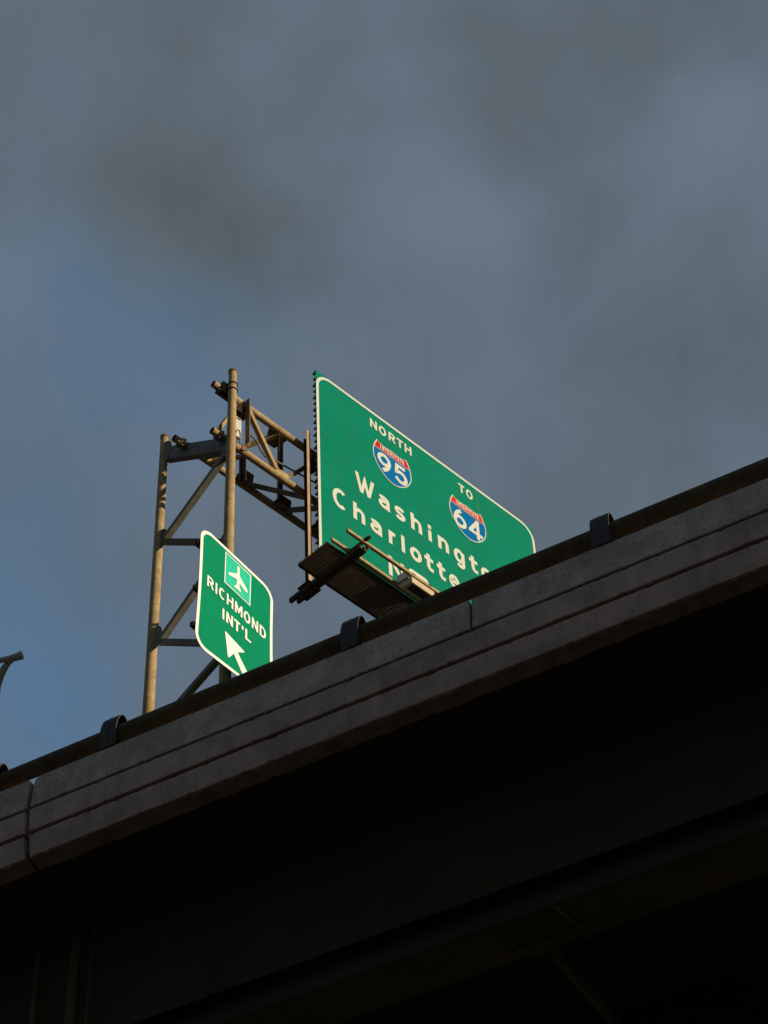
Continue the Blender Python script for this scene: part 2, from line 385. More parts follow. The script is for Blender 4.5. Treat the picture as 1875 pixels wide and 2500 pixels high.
def bracket(s_right, label):
    g = empty('rail_bracket', bar_pt(s_right-.09, RA, 0), label, 'bracket', 'curved steel brackets holding the rail')
    W = .185; th = .011
    def prof(off):
        pts = [(.015-off*0+0, 0.0)]
        pts = [(.004-off, .002), (.002-off, .12)]
        for i in range(1, 12):
            a = math.pi - math.pi*i/12*.93
            pts.append((RA-.005+math.cos(a)*(.128+off), .13+math.sin(a)*(.335+off)))
        pts.append((RA+.128+off, .003))
        return pts
    o = prof(th/2); i_ = prof(-th/2); poly = [(a, b) for a, b in o]+[(a, b) for a, b in i_[::-1]]
    bm = N(); f = []
    n = len(o)
    rings = []
    for ss in (s_right-W, s_right):
        rings.append(([bm.verts.new(bar_pt(ss, a, b)) for a, b in o], [bm.verts.new(bar_pt(ss, a, b)) for a, b in i_]))
    for k in range(n-1):
        bm.faces.new([rings[0][0][k], rings[0][0][k+1], rings[1][0][k+1], rings[1][0][k]])
        bm.faces.new([rings[0][1][k], rings[0][1][k+1], rings[1][1][k+1], rings[1][1][k]])
        for r in rings: bm.faces.new([r[0][k], r[0][k+1], r[1][k+1], r[1][k]])
    for k in (0, n-1): bm.faces.new([rings[0][0][k], rings[0][1][k], rings[1][1][k], rings[1][0][k]])
    cpl = link('curved_plate', bm, 'bracket_steel', g, smooth=True)
    # raised rib on the outer face
    bm = N(); r0 = prof(.012)[:7]; r1 = prof(.004)[:7]
    for ss in (s_right-.115,):
        a_ = [bm.verts.new(bar_pt(ss, a, b)) for a, b in r0]; b_ = [bm.verts.new(bar_pt(ss+.022, a, b)) for a, b in r0]
        c_ = [bm.verts.new(bar_pt(ss, a, b)) for a, b in r1]; d_ = [bm.verts.new(bar_pt(ss+.022, a, b)) for a, b in r1]
        for k in range(6):
            for p, q in ((a_, b_), (b_, d_), (c_, a_)): bm.faces.new([p[k], p[k+1], q[k+1], q[k]])
        bm.faces.new([a_[0], b_[0], d_[0], c_[0]]); bm.faces.new([a_[-1], b_[-1], d_[-1], c_[-1]])
    link('rib', bm, 'bracket_steel', cpl)
    bm = N(); bx(bm, bar_pt(s_right-W+.03, RA, .085), bar_pt(s_right-.03, RA, .085), .012, .16)
    link('web_plate', bm, 'black_steel', g)
    return g
def s_at(x, ytop):     # station on the top edge below a pixel column
    return (onp(x, ytop, OB, NA)-OB).dot(A)
bl = {281: ('curved dark steel rail bracket nearest the open joint, left of the gantry post', 1804), 874.5: ('middle curved steel rail bracket, below the catwalk and right of the airport sign', 1574),
      1491.6: ('curved steel rail bracket right of the big highway sign', 1312.5), -13: ('rail bracket cut off by the left edge of the photo', 1923)}
for x, (lb, y) in bl.items(): bracket(s_at(x, y), lb)

# ================================================================== GANTRY
WC, SC = -.31, -1.492
gan = empty('sign_gantry', sg(SC, -1, -.15), 'weathered tan tubular steel gantry: two posts and a triangular truss carrying the signs', 'gantry')
gan.location = Vector((sg(SC, 0, -1).x, sg(SC, 0, -1).y, DECK_Z))
def fr(x, y, off=0.0): return onp(x, y, P0+B*(SC+off), B)
def G(name, bm, m, **k): return link(name, bm, m, gan, **k)
pM = fr(563, 1125); pL = fr(385, 1355)
# keep both posts strictly vertical, tops where the photo shows them
topM = fr(566.5, 913).z; topL = fr(402, 1071).z
for (p, top, r) in ((pM, topM, .058), (pL, topL, .058)):
    for ds in (0, 8.6):
        q = p + B*ds
        bm = N(); tube(bm, [Vector((q.x, q.y, DECK_Z+i*(top-DECK_Z)/6)) for i in range(7)], r, 28, rad=[r+.0029*(top-DECK_Z)*(1-i/6) for i in range(7)])
        post = G('post', bm, 'galv', smooth=True)
        bm = N(); tube(bm, [Vector((q.x, q.y, top+.001)), Vector((q.x, q.y, top+.035))], r+.007, 28)
        link('post_cap', bm, 'galv_dark', post, smooth=True)
        bm = N(); prism(bm, [Vector((q.x+a*.22, q.y+b*.22, DECK_Z)) for a, b in ((-1, -1), (1, -1), (1, 1), (-1, 1))], Z*.03)
        link('base_plate', bm, 'galv_dark', post)
# chords: start points at the open pipe ends
def line_uvw(x, y, w=None, s=None):
    p = onp(x, y, P0+NB*w, NB) if w is not None else onp(x, y, P0+B*s, B)
    q = p-P0; return q.dot(B), q.dot(Z), q.dot(NB)
C1 = (-1.335, WC); C2 = (-2.335, WC)
e1 = line_uvw(524.4, 939.6, w=WC); e2 = line_uvw(521.6, 1053.3, w=WC); e3 = line_uvw(428.7, 1071.3, s=e1[0])
C1 = (e1[1], WC); C2 = (e2[1], WC); C3 = (e3[1], e3[2])
S0 = [e1[0], e2[0], e1[0]]
def ch(i, s): v, w = (C1, C2, C3)[i-1]; return sg(s, v, w)
for i in (1, 2, 3):
    bm = N(); tube(bm, [ch(i, S0[i-1]-.03+k*(7.6-S0[i-1])/8) for k in range(9)], .0535, 24, hollow=.006)
    chd = G('chord', bm, 'galv', smooth=True)
    bm = N(); tube(bm, [ch(i, S0[i-1]+.03), ch(i, S0[i-1]+.05)], .0475, 24); link('bore_shade_disc', bm, 'black_steel', chd)  # black disc added in the open pipe end, painting the shade inside it
def s_on(x, y, w): return (onp(x, y, P0+NB*w, NB)-P0).dot(B)
def mem(a, b, leg=.07, th=.009, fx=1, fy=1, m='galv_dark', up=B, name='brace'):
    bm = N(); angle_iron(bm, a, b, leg, th, up, fx, fy); return G(name, bm, m)
n1, n2, n3 = s_on(*z1(925, 405), WC), s_on(*z1(1240, 650), WC), s_on(*z1(1570, 880), WC)
mem(ch(1, n1)+NB*.085+Z*.03, ch(2, n1+.01)+NB*.085+Z*.10, .085, .01, 1, 1, 'galv_dark')
mem(ch(2, n1-.02)-Z*.07, ch(3, n2+.01)+Z*.02, .075, .01, 1, 1, 'galv_dark')
mem(ch(1, n1+.03)+NB*.03-Z*.05, ch(2, n2-.12)+NB*.04+Z*.05, .065, .009, -1, 1, 'galv')
mem(ch(1, n1-.10)-Z*.04, ch(2, S0[1]+.05)+Z*.05, .065, .009, 1, 1, 'galv')
mem(ch(1, n2)-Z*.04, ch(3, n3)+Z*.02, .085, .01, 1, 1, 'galv_dark')
mem(ch(1, n2)-Z*.05-NB*.03, ch(3, n1+.05)+Z*.05, .065, .009, -1, 1, 'galv')
mem(ch(2, n2+.08)+Z*.04, ch(1, n3)+Z*-.05, .065, .009, 1, 1, 'galv_dark')
mem(ch(3, n2+.16)+Z*.10, ch(2, n2+.54)-Z*.03, .06, .008, 1, 1, 'galv_dark')
mem(ch(3, n3+.03)+Z*.0, ch(2, n3+.06)-Z*.04, .06, .008, 1, 1, 'galv_dark')
mem(ch(3, n1+.09)+Z*.03+B*.02, ch(2, n1+.07)-Z*.02, .05, .008, 1, 1, 'galv')
mem(ch(3, n1-.01)+Z*.03, ch(2, n1-.05)+Z*.0, .05, .008, 1, 1, 'galv_dark')
for k in range(1, 9):
    a = n3+.72*k
    mem(ch(1, a)-Z*.05, ch(3, a+.72), .07, .009); mem(ch(1, a-.72 if k % 2 else a), ch(2, a if k % 2 else a-.72), .065, .009)
    mem(ch(3, a), ch(2, a+.05), .06, .008)
def node(i, j, s, ra=.17, rb=.08, dep=.20, m='galv_dark'):
    """gusset plate on chord i, lying in the truss face towards chord j"""
    d = (ch(j, 0)-ch(i, 0)).normalized(); c = ch(i, s)+d*.05
    bm = N(); prism(bm, [c-B*ra, c+B*ra, c+B*(ra-.02)+d*.06, c+B*rb+d*dep, c-B*rb+d*dep, c-B*(ra-.02)+d*.06], (d.cross(B)).normalized()*.012); G('gusset_plate', bm, m)
for k in range(-1, 7):
    node(1, 3, n2+.72*k if k > 0 else (n2 if k == 0 else n1)); node(3, 2, n3+.72*k if k >= 0 else n2, .18, .10, .18); node(3, 1, n3+.72*k if k >= 0 else n2, .15, .08, .15)
def plate(pts, w, m='galv_dark', th=.012):
    bm = N(); prism(bm, [onp(*z1(*p), P0+NB*w, NB) for p in pts], NB*th); return G('gusset_plate', bm, m)
plate([(905, 1040), (935, 1055), (985, 1105), (960, 1110), (900, 1075)], C3[1]+.03, 'galv')
plate([(868, 395), (905, 385), (930, 430), (915, 470), (870, 460)], WC-.03, 'galv_dark')
plate([(1190, 935), (1300, 1005), (1330, 1045), (1300, 1040), (1200, 975)], WC+.03, 'galv')
plate([(900, 755), (935, 745), (952, 800), (900, 790)], WC+.05, 'galv_dark')
# end frame: cross beam (channel), diagonals and struts between the posts
def framebar(a, b, w, h, m, name):
    bm = N(); p0, p1 = fr(*z1(*a)), fr(*z1(*b)); bx(bm, p0, p1, w, h, Z); return G(name, bm, m)
p0, p1 = fr(*z1(250, 815)), fr(*z1(785, 733))
up_cb = frame(p1-p0, Z)[1]
bm = N(); bx(bm, p0, p1, .014, .20, Z, ox=0); G('crossbeam', bm, 'galv_grey')
bm = N(); bx(bm, p0+up_cb*.107, p1+up_cb*.107, .10, .012, Z, ox=-.045); bx(bm, p0-up_cb*.107, p1-up_cb*.107, .10, .012, Z, ox=-.045); G('crossbeam_flange', bm, 'galv_dark')
def fmem(a, b, leg, m='galv', off=0.0, fx=1, fy=1):
    bm = N(); angle_iron(bm, fr(*a, off), fr(*b, off), leg*.9, .009, B, fx, fy); G('strut', bm, m)
fmem(z1(232, 1565), z1(752, 842), .09, 'galv_grey', -.03, 1, 1)
fmem(z1(215, 1601), z1(770, 1603), .08, 'galv_dark', -.02, 1, 1)
fmem((390, 1567), (545, 1330+12), .09, 'galv_grey', -.03, 1, 1)
fmem((385, 1568.5), (550, 1572), .08, 'galv_grey', -.02, 1, 1)
fmem((430, 1725), (550, 1588), .085, 'galv_grey', -.03, 1, 1)
p_a = fr(430, 1725, -.03); p_b = fr(550, 1588, -.03)
bm = N(); angle_iron(bm, p_a, p_a+(p_a-p_b)*.75, .085, .009, B, 1, 1); G('strut', bm, 'galv_grey')
def disc(x, y, rw, rh, side, m='galv_grey'):
    c = fr(x, y); pts = [c + NB*(side*rw*math.sin(math.pi*i/12)*1.0) + Z*(rh*math.cos(math.pi*i/12)) for i in range(13)]
    bm = N(); prism(bm, pts, B*-.014); G('joint_plate', bm, m)
disc(391, 1320, .16, .19, 1, 'galv_dark'); disc(377, 1561, .17, .20, 1, 'galv_grey'); disc(399, 1110, .2, .24, 1, 'galv_grey')
disc(556, 1098, .10, .17, -1); disc(554, 1318, .12, .17, -1, 'galv_dark'); disc(548, 1568, .12, .17, -1, 'galv_dark')
# clamps where chords cross the end frame
def clamp(c, axis, R, m='black_steel', r=.008, name='u_bolt'):
    bm = N(); ring(bm, c, axis, R, r); return G(name, bm, m, smooth=True)
for y in (942, 955.5):
    p = fr(566, y); clamp(Vector((pM.x, pM.y, p.z)), Z, .067, r=.009)
zc1 = ch(1, SC)
bm = N(); bx(bm, zc1-B*.10+NB*.03, zc1+B*.10+NB*.03, .10, .20, Z); G('saddle_block', bm, 'galv_dark', bevel=.01)
for ds in (-.11, -.05, .08): clamp(ch(1, SC+ds), B, .060, r=.010)
bm = N(); q0 = ch(1, SC-.14)-Z*.09; bx(bm, q0, q0+B*.24, .10, .02, Z); G('clamp_plate', bm, 'galv_dark')
for i, m in ((2, 'hanger_steel'), (3, 'hanger_steel')):
    for ds in (-.10, .02): clamp(ch(i, SC+ds), B, .061, m, .010)
    bm = N(); q0 = ch(i, SC-.13)-Z*.075; bx(bm, q0, q0+B*.20, .17, .016, up_cb); G('clamp_plate', bm, 'galv_dark')
    bm = N(); q0 = ch(i, SC-.06)+NB*.02; prism(bm, [q0+NB*.055-Z*.06, q0+NB*.055+Z*.04, q0+Z*.10, q0-NB*.06+Z*.05, q0-NB*.06-Z*.06], B*.012); G('clamp_ear', bm, m)
# dark clamp cluster right of the post
for dz, dd in ((0.0, .03), (-.07, .06), (-.13, .02)):
    q = ch(1, n1-.18+dd)+Z*(-.10+dz)
    bm = N(); bx(bm, q-B*.08, q+B*.08, .09, .05, Z); G('clamp_block', bm, 'black_steel', bevel=.006)

# junction box and conduits hanging on the gantry
jb = empty('junction_box', onp(*z1(866, 600), P0+NB*(WC+.02), NB), 'narrow white electrical box fixed behind the taller gantry post', 'electrical box')
c = Vector(jb.location)
bm = N(); bx(bm, c-Z*.20, c+Z*.22, .10, .045, NB); link('box_body', bm, 'white_box', jb, bevel=.005)
bm = N(); bx(bm, c+Z*.17+NB*.03, c+Z*.20+NB*.03, .06, .012, NB); link('hinge', bm, 'galv_grey', jb)
def px_path(pts, w): return [onp(*z1(*p), P0+NB*w, NB) for p in pts]
def cable(pts, w, r, label, m='cable'):
    bm = N(); tube(bm, px_path(pts, w), r, 8); return tag(link('conduit', bm, m, smooth=True), label, 'cable')
cable([(848, 640), (862, 612), (880, 615), (889, 645), (888, 690), (882, 725)], WC+.10, .010, 'short pale cable looping out of the white electrical box')
cable([(940, 620), (975, 655), (1030, 705), (1070, 790), (1110, 850), (1160, 862), (1230, 900), (1380, 985), (1560, 1082)], WC-.12, .013, 'long thin conduit sagging along the inside of the truss towards the big sign')

# ================================================================== LETTERING
def arc(cx, cy, rx, ry, a0, a1, n=10):
    return [(cx+rx*math.cos(math.radians(a0+(a1-a0)*i/n)), cy+ry*math.sin(math.radians(a0+(a1-a0)*i/n))) for i in range(n+1)]
def oval(n=28, k=1.0): return [(.5+.5*math.cos(2*math.pi*i/n), .5+.5*math.sin(2*math.pi*i/n)) for i in range(n+1)]
GL = {
 'N': [[(0, 0), (0, 1)], [(-.02, 1.08), (1.02, -.08)], [(1, 0), (1, 1)]],
 'O': [oval()], 'o': [oval()],
 'R': [[(0, 0), (0, 1)], [(0, 1), (.55, 1)]+arc(.55, .74, .45, .26, 80, -80, 8)+[(.55, .48), (0, .48)], [(.48, .48), (1.02, -.06)]],
 'T': [[(0, 1), (1, 1)], [(.5, 1), (.5, 0)]],
 'H': [[(0, 0), (0, 1)], [(1, 0), (1, 1)], [(0, .5), (1, .5)]],
 'I': [[(.5, 0), (.5, 1)]], 'l': [[(.5, 0), (.5, 1)]],
 'C': [arc(.52, .5, .52, .5, 52, 308, 22)],
 'M': [[(0, 0), (0, 1)], [(0, 1.05), (.5, .25), (1, 1.05)], [(1, 0), (1, 1)]],
 'D': [[(0, 0), (0, 1)], [(0, 1), (.45, 1)]+arc(.45, .5, .55, .5, 85, -85, 12)+[(.45, 0), (0, 0)]],
 'L': [[(0, 1), (0, 0), (1, 0)]],
 'E': [[(1, 1), (0, 1), (0, 0), (1, 0)], [(0, .5), (.8, .5)]],
 'A': [[(-.05, -.12), (.5, 1.05), (1.05, -.12)], [(.18, .33), (.82, .33)]],
 'S': [arc(.5, .75, .5, .25, 30, 270, 12)+arc(.5, .25, .5, .25, 90, -150, 12)],
 's': [arc(.5, .76, .5, .24, 25, 265, 12)+arc(.5, .25, .5, .25, 85, -155, 12)],
 'W': [[(-.03, 1.15), (.27, -.10), (.5, .85), (.73, -.10), (1.03, 1.15)]],
 'a': [arc(.45, .72, .55, .28, 150, 0, 10)+[(1, 0)], arc(.50, .30, .50, .30, 62, 330, 16)],
 'h': [[(0, 0), (0, 1)], [(0, .45)]+arc(.52, .45, .48, .27, 170, 0, 10)+[(1, 0)]],
 'n': [[(0, 0), (0, 1)], [(0, .60)]+arc(.52, .60, .48, .40, 165, 0, 10)+[(1, 0)]],
 'r': [[(0, 0), (0, 1)], [(0, .55)]+arc(.62, .55, .60, .45, 165, 78, 8)],
 'i': [[(.5, 0), (.5, .585)], [(.5, .96), (.5, 1.0)]],
 't': [[(.42, 1), (.42, .3)]+arc(.80, .28, .38, .28, 180, 262, 7)+[(1, 0)], [(0, .74), (1, .74)]],
 'g': [arc(.5, .66, .5, .34, 20, 340, 18), [(1, 1), (1, .22)]+arc(.62, .20, .38, .20, 0, -125, 8)],
 'e': [[(.03, .50), (.97, .50)]+arc(.5, .5, .5, .5, 5, 310, 22)],
 '9': [arc(.5, .70, .5, .30, 0, 360, 24), arc(-.15, .72, 1.15, .80, 0, -66, 12)],
 '6': [arc(.5, .30, .5, .30, 0, 360, 24), arc(1.15, .28, 1.15, .80, 180, 114, 12)],
 '5': [[(.95, 1), (.12, 1), (.06, .56)]+arc(.48, .33, .52, .32, 130, -140, 16)],
 '4': [[(1.08, .24), (0, .24), (.72, 1.0)], [(.72, 1), (.72, 0)]],
 "'": [[(.6, .95), (.3, .0)]],
}
def clip(poly, ax, lim, keep_less):
    out = []
    for i in range(len(poly)):
        a, b = poly[i], poly[(i+1) % len(poly)]
        ia = (a[ax] <= lim) if keep_less else (a[ax] >= lim); ib = (b[ax] <= lim) if keep_less else (b[ax] >= lim)
        if ia: out.append(a)
        if ia != ib:
            t = (lim-a[ax])/(b[ax]-a[ax]); q = [a[0]+(b[0]-a[0])*t, a[1]+(b[1]-a[1])*t]; q[ax] = lim; out.append(tuple(q))
    return out
def glyph(g, u0, u1, v0, v1, sw, place, name, material, parent, lift, hw=None):
    """one letter as a thin raised piece: box u0..u1, v0..v1, stroke width sw; place(u, v, w) -> world"""
    bm = N(); hx = hw or sw
    for k, stroke in enumerate(GL[g]):
        pts = [(u0+sw/2+x*(u1-u0-sw), v0+sw/2+y*(v1-v0-sw)) for x, y in stroke]
        closed = len(pts) > 6 and (abs(pts[0][0]-pts[-1][0])+abs(pts[0][1]-pts[-1][1])) < 1e-6
        if g in ('I', 'l', 'i'):
            pts = [((u0+u1)/2, p[1]) for p in pts]
        n = len(pts); L = []; R = []
        for i, p in enumerate(pts):
            if closed: a, b = pts[(i-1) % (n-1)], pts[(i+1) % (n-1)] if i < n-1 else pts[1]
            else: a, b = pts[max(i-1, 0)], pts[min(i+1, n-1)]
            def nd(q, r):
                l = math.hypot(r[0]-q[0], r[1]-q[1]) or 1; return ((r[0]-q[0])/l, (r[1]-q[1])/l)
            if not closed and i == 0: d1 = d2 = nd(p, b); 
            elif not closed and i == n-1: d1 = d2 = nd(a, p)
            else: d1 = nd(a, p); d2 = nd(p, b)
            nx, ny = -(d1[1]+d2[1]), d1[0]+d2[0]; l = math.hypot(nx, ny) or 1; nx /= l; ny /= l
            c = max(.28, nx*-d1[1]+ny*d1[0]); q = sw/2/c
            e = (0, 0)
            if not closed and g not in 'CSsagne6955' or (g in 'n' and len(stroke) == 2):
                if i == 0: e = (-d1[0]*sw/2, -d1[1]*sw/2)
                if i == n-1: e = (d1[0]*sw/2, d1[1]*sw/2)
            elif not closed and g in 'ahn5g' and i == n-1: e = (d1[0]*sw/2, d1[1]*sw/2)
            L.append((p[0]+nx*q+e[0], p[1]+ny*q+e[1])); R.append((p[0]-nx*q+e[0], p[1]-ny*q+e[1]))
        w = lift + k*.0012
        for i in range(n-1):
            poly = [L[i], L[i+1], R[i+1], R[i]]
            for ax, lo, hi in ((0, u0-.001, u1+.001), (1, v0, v1)):
                poly = clip(poly, ax, hi, True) if poly else poly; poly = clip(poly, ax, lo, False) if poly else poly
            if len(poly) >= 3:
                bm.faces.new([bm.verts.new(place(x, y, w)) for x, y in poly])
    bmesh.ops.remove_doubles(bm, verts=bm.verts, dist=.0001)
    # thickness towards the sheet
    d = place(u0, v0, lift-.0022)-place(u0, v0, lift)
    r = bmesh.ops.extrude_face_region(bm, geom=bm.faces[:]) if len(bm.faces) else None
    if r:
        for v in [x for x in r['geom'] if isinstance(x, bmesh.types.BMVert)]: v.co += d
    return link(name, bm, material, parent)
def roundrect(u0, u1, v0, v1, r, n=8):
    pts = []
    for cx, cy, a in ((u1-r, v1-r, 0), (u0+r, v1-r, 90), (u0+r, v0+r, 180), (u1-r, v0+r, 270)):
        pts += [(cx+r*math.cos(math.radians(a+90*i/n)), cy+r*math.sin(math.radians(a+90*i/n))) for i in range(n+1)]
    return pts
def ribbon(outer, inner, place, w, name, m, parent, th=.0015):
    bm = N(); O = [bm.verts.new(place(x, y, w)) for x, y in outer]; I = [bm.verts.new(place(x, y, w)) for x, y in inner]; n = len(O)
    O2 = [bm.verts.new(place(x, y, w-th)) for x, y in outer]; I2 = [bm.verts.new(place(x, y, w-th)) for x, y in inner]
    for i in range(n):
        j = (i+1) % n
        for a, b in ((O, I), (O2, I2), (O, O2), (I, I2)): bm.faces.new([a[i], a[j], b[j], b[i]])
    return link(name, bm, m, parent)
def sheet(pts, place, w, name, m, parent, th=.0015):
    bm = N(); prism(bm, [place(x, y, w) for x, y in pts], place(0, 0, w-th)-place(0, 0, w)); return link(name, bm, m, parent)

# ================================================================== BIG SIGN
big_sign = empty('highway_sign', sg(2.3, -4.2, 0), 'large green highway sign reading NORTH Interstate 95, TO Interstate 64, Washington, Charlotte', 'highway sign')
PH = .2805; U0, U1 = -.030, 4.645
for i in range(15):
    vt = -PH*i; vb = vt-PH+.0020
    bm = N(); wj = random.uniform(-.0003, .0003)
    prism(bm, [sg(U0, vt, wj), sg(U1, vt, wj), sg(U1, vb, wj), sg(U0, vb, wj)], NB*-.006)
    o = link('sign_panel', bm, 'green', big_sign)
    bm = N()
    for vr, hh, dd in ((vt-.035, .085, .062), (vt-.035-PH/2, .06, .050)):
        c0 = sg(U0+.004, vr, -.006)
        prism(bm, [c0+Z*hh/2, c0-Z*hh/2, c0-NB*dd-Z*.003, c0-NB*dd+Z*.003], B*(U1-U0-.008))
        if hh > .04:
            c1 = c0-NB*dd; prism(bm, [c1+Z*.014+NB*.01, c1-Z*.014+NB*.01, c1-NB*.008-Z*.009, c1-NB*.008+Z*.009], B*.03)
    link('stiffening_rib', bm, 'alu', o)
ribbon(roundrect(U0+.002, U1-.002, -4.2, -.016, .30), roundrect(U0+.052, U1-.052, -4.15, -.066, .25), sg, .0045, 'border', 'cream', big_sign)
def word(items, sw, m, parent, base, height, place=sg, lift=.006, slope=0.0, uref=0.0):
    for ch_, a, b, lo, hi in items:
        pl = (lambda u, v, w: place(u, v+slope*(u-uref), w)) if slope else place
        glyph(ch_, a, b, base+lo*height, base+hi*height, sw, pl, 'letter', m, parent, lift)
CAP = [(0, 1)]
word([('N', 1.062, 1.207, 0, 1), ('O', 1.246, 1.398, -.02, 1.02), ('R', 1.448, 1.585, 0, 1), ('T', 1.617, 1.752, 0, 1), ('H', 1.785, 1.930, 0, 1)], .039, 'cream', big_sign, -.405, .195)
word([('T', 2.936, 3.074, 0, 1), ('O', 3.104, 3.254, -.02, 1.02)], .039, 'cream', big_sign, -.408, .195)
X = .775   # x-height of the small letters against their ascenders
word([('W', .706, 1.085, 0, 1.13), ('a', 1.162, 1.388, 0, X), ('s', 1.486, 1.704, -.01, X+.01), ('h', 1.816, 2.040, 0, 1), ('i', 2.172, 2.240, 0, 1), ('n', 2.372, 2.596, 0, X),
      ('g', 2.700, 2.927, -.36, X), ('t', 3.024, 3.205, 0, .97), ('o', 3.277, 3.510, -.01, X+.01), ('n', 3.60, 3.824, 0, X)], .071, 'cream', big_sign, -2.072, .347)
word([('C', .246, .535, -.01, 1.14), ('h', .641, .870, 0, 1), ('a', .970, 1.200, 0, X), ('r', 1.332, 1.488, 0, X), ('l', 1.587, 1.654, 0, 1), ('o', 1.757, 1.994, -.01, X+.01),
      ('t', 2.050, 2.230, 0, .97), ('t', 2.300, 2.475, 0, .97), ('e', 2.551, 2.771, -.01, X+.01)], .071, 'cream', big_sign, -2.731, .347)
word([('N', 1.300, 1.610, 0, 1.13), ('o', 1.70, 1.935, -.01, X+.01), ('r', 2.03, 2.18, 0, X)], .071, 'cream', big_sign, -3.400, .347)
def shield(uc, vt, num, redm, W_=.80, H_=.785):
    half = [(0, .955), (.10, .935), (.20, .928), (.30, .945), (.365, .985), (.385, 1.0), (.43, .90), (.472, .78), (.495, .66), (.497, .56), (.48, .45), (.435, .33), (.36, .21), (.26, .11), (.14, .035), (0, 0)]
    def P(sc):
        r = [(uc+x*W_*sc, vt-H_/2+(y-.5)*H_*sc) for x, y in half]
        l = [(2*uc-x, y) for x, y in r[::-1][1:-1]]
        return r+l
    outer = P(1.0); inner = P(.955)
    vband = vt-.190
    sh = sheet(outer, sg, .0050, 'shield', 'cream', big_sign)
    up = clip(inner, 1, vband+.006, False); lo = clip(inner, 1, vband-.006, True)
    sheet(up, sg, .0066, 'red_field', redm, sh); sheet(lo, sg, .0066, 'blue_field', 'blue', sh)
    word_ = 'INTERSTATE'; a = uc-.262; wd = .524/10
    for i, c_ in enumerate(word_):
        glyph(c_, a+i*wd+.006, a+(i+1)*wd-.006, vt-.162, vt-.080, .0135, sg, 'letter', 'cream', sh, .0088)
    for g, x0, x1, v0, v1 in num: glyph(g, x0, x1, v0, v1, .068, sg, 'numeral', 'cream', sh, .0090)
shield(1.497, -.595, [('9', 1.183, 1.459, -1.245, -.838), ('5', 1.529, 1.800, -1.250, -.840)], 'red')
shield(3.092, -.605, [('6', 2.765, 3.043, -1.262, -.850), ('4', 3.088, 3.392, -1.262, -.838)], 'red2')
bm = N(); sp_ = [(3.322, -.065), (3.326, -.25), (3.342, -.42), (3.352, -.60)]
for (a, b), (c, d) in zip(sp_, sp_[1:]): bm.faces.new([bm.verts.new(sg(*q, .0045)) for q in ((a, b), (a+.011, b), (c+.011, d), (c, d))])
bmesh.ops.solidify(bm, geom=bm.faces[:], thickness=.001); link('scratch', bm, 'pale_scratch', big_sign)

# ================================================================== AIRPORT SIGN
R53 = az(53); N53 = Vector((R53.y, -R53.x, 0)); OR = onp(550.1, 1346.3, P0+NB*.1, NB)
def warp(u, V):          # the sheet is racked: its top slopes, its bottom is level
    t = min(1, max(0, (V+1.95)/2.0)); return u - .035*(1-t)*(1 if u < .2 else -.3), V - .13*(u-.2)*t**.7
def rs(u, V, w=0.0):
    u2, v2 = warp(u, V); return OR + R53*u2 + Z*v2 + N53*(w + .012*math.sin((V+.3)*2.6)*(u-.2))
def rd(u, v, w=0.0): return OR + R53*u + Z*v + N53*(w + .012*math.sin((v+.3)*2.6)*(u-.2))
air = empty('airport_sign', rd(.2, -1.95), 'smaller bright green airport direction sign with aeroplane symbol and arrow, on the gantry post', 'road sign')
o_ = roundrect(-.445, .895, -1.95, .058, .21, 8); i_ = roundrect(-.393, .843, -1.898, .006, .16, 8)
def resample(pts, step=.12):
    out = []
    for a, b in zip(pts, pts[1:]+pts[:1]):
        n = max(1, int(math.hypot(b[0]-a[0], b[1]-a[1])/step))
        out += [(a[0]+(b[0]-a[0])*i/n, a[1]+(b[1]-a[1])*i/n) for i in range(n)]
    return out
def grid_sheet(U, V0, V1, nu, nv, r, place, w, th, name, m, parent):
    """rounded sheet as a grid that follows the bent sign"""
    bm = N(); rows = []
    for j in range(nv+1):
        t = j/nv; V = V0+(V1-V0)*t
        d = min(V-V0, V1-V); ins = 0
        if d < r: ins = r-math.sqrt(max(0, r*r-(r-d)**2))
        rows.append([(U[0]+ins+(U[1]-U[0]-2*ins)*i/nu, V) for i in range(nu+1)])
    top = [[bm.verts.new(place(x, y, w)) for x, y in row] for row in rows]
    bot = [[bm.verts.new(place(x, y, w-th)) for x, y in row] for row in rows]
    for j in range(nv):
        for i in range(nu):
            bm.faces.new([top[j][i], top[j][i+1], top[j+1][i+1], top[j+1][i]]); bm.faces.new([bot[j][i], bot[j][i+1], bot[j+1][i+1], bot[j+1][i]])
        for i in (0, nu): bm.faces.new([top[j][i], top[j+1][i], bot[j+1][i], bot[j][i]])
    for j in (0, nv):
        for i in range(nu): bm.faces.new([top[j][i], top[j][i+1], bot[j][i+1], bot[j][i]])
    bmesh.ops.remove_doubles(bm, verts=bm.verts, dist=1e-5)
    return link(name, bm, m, parent)
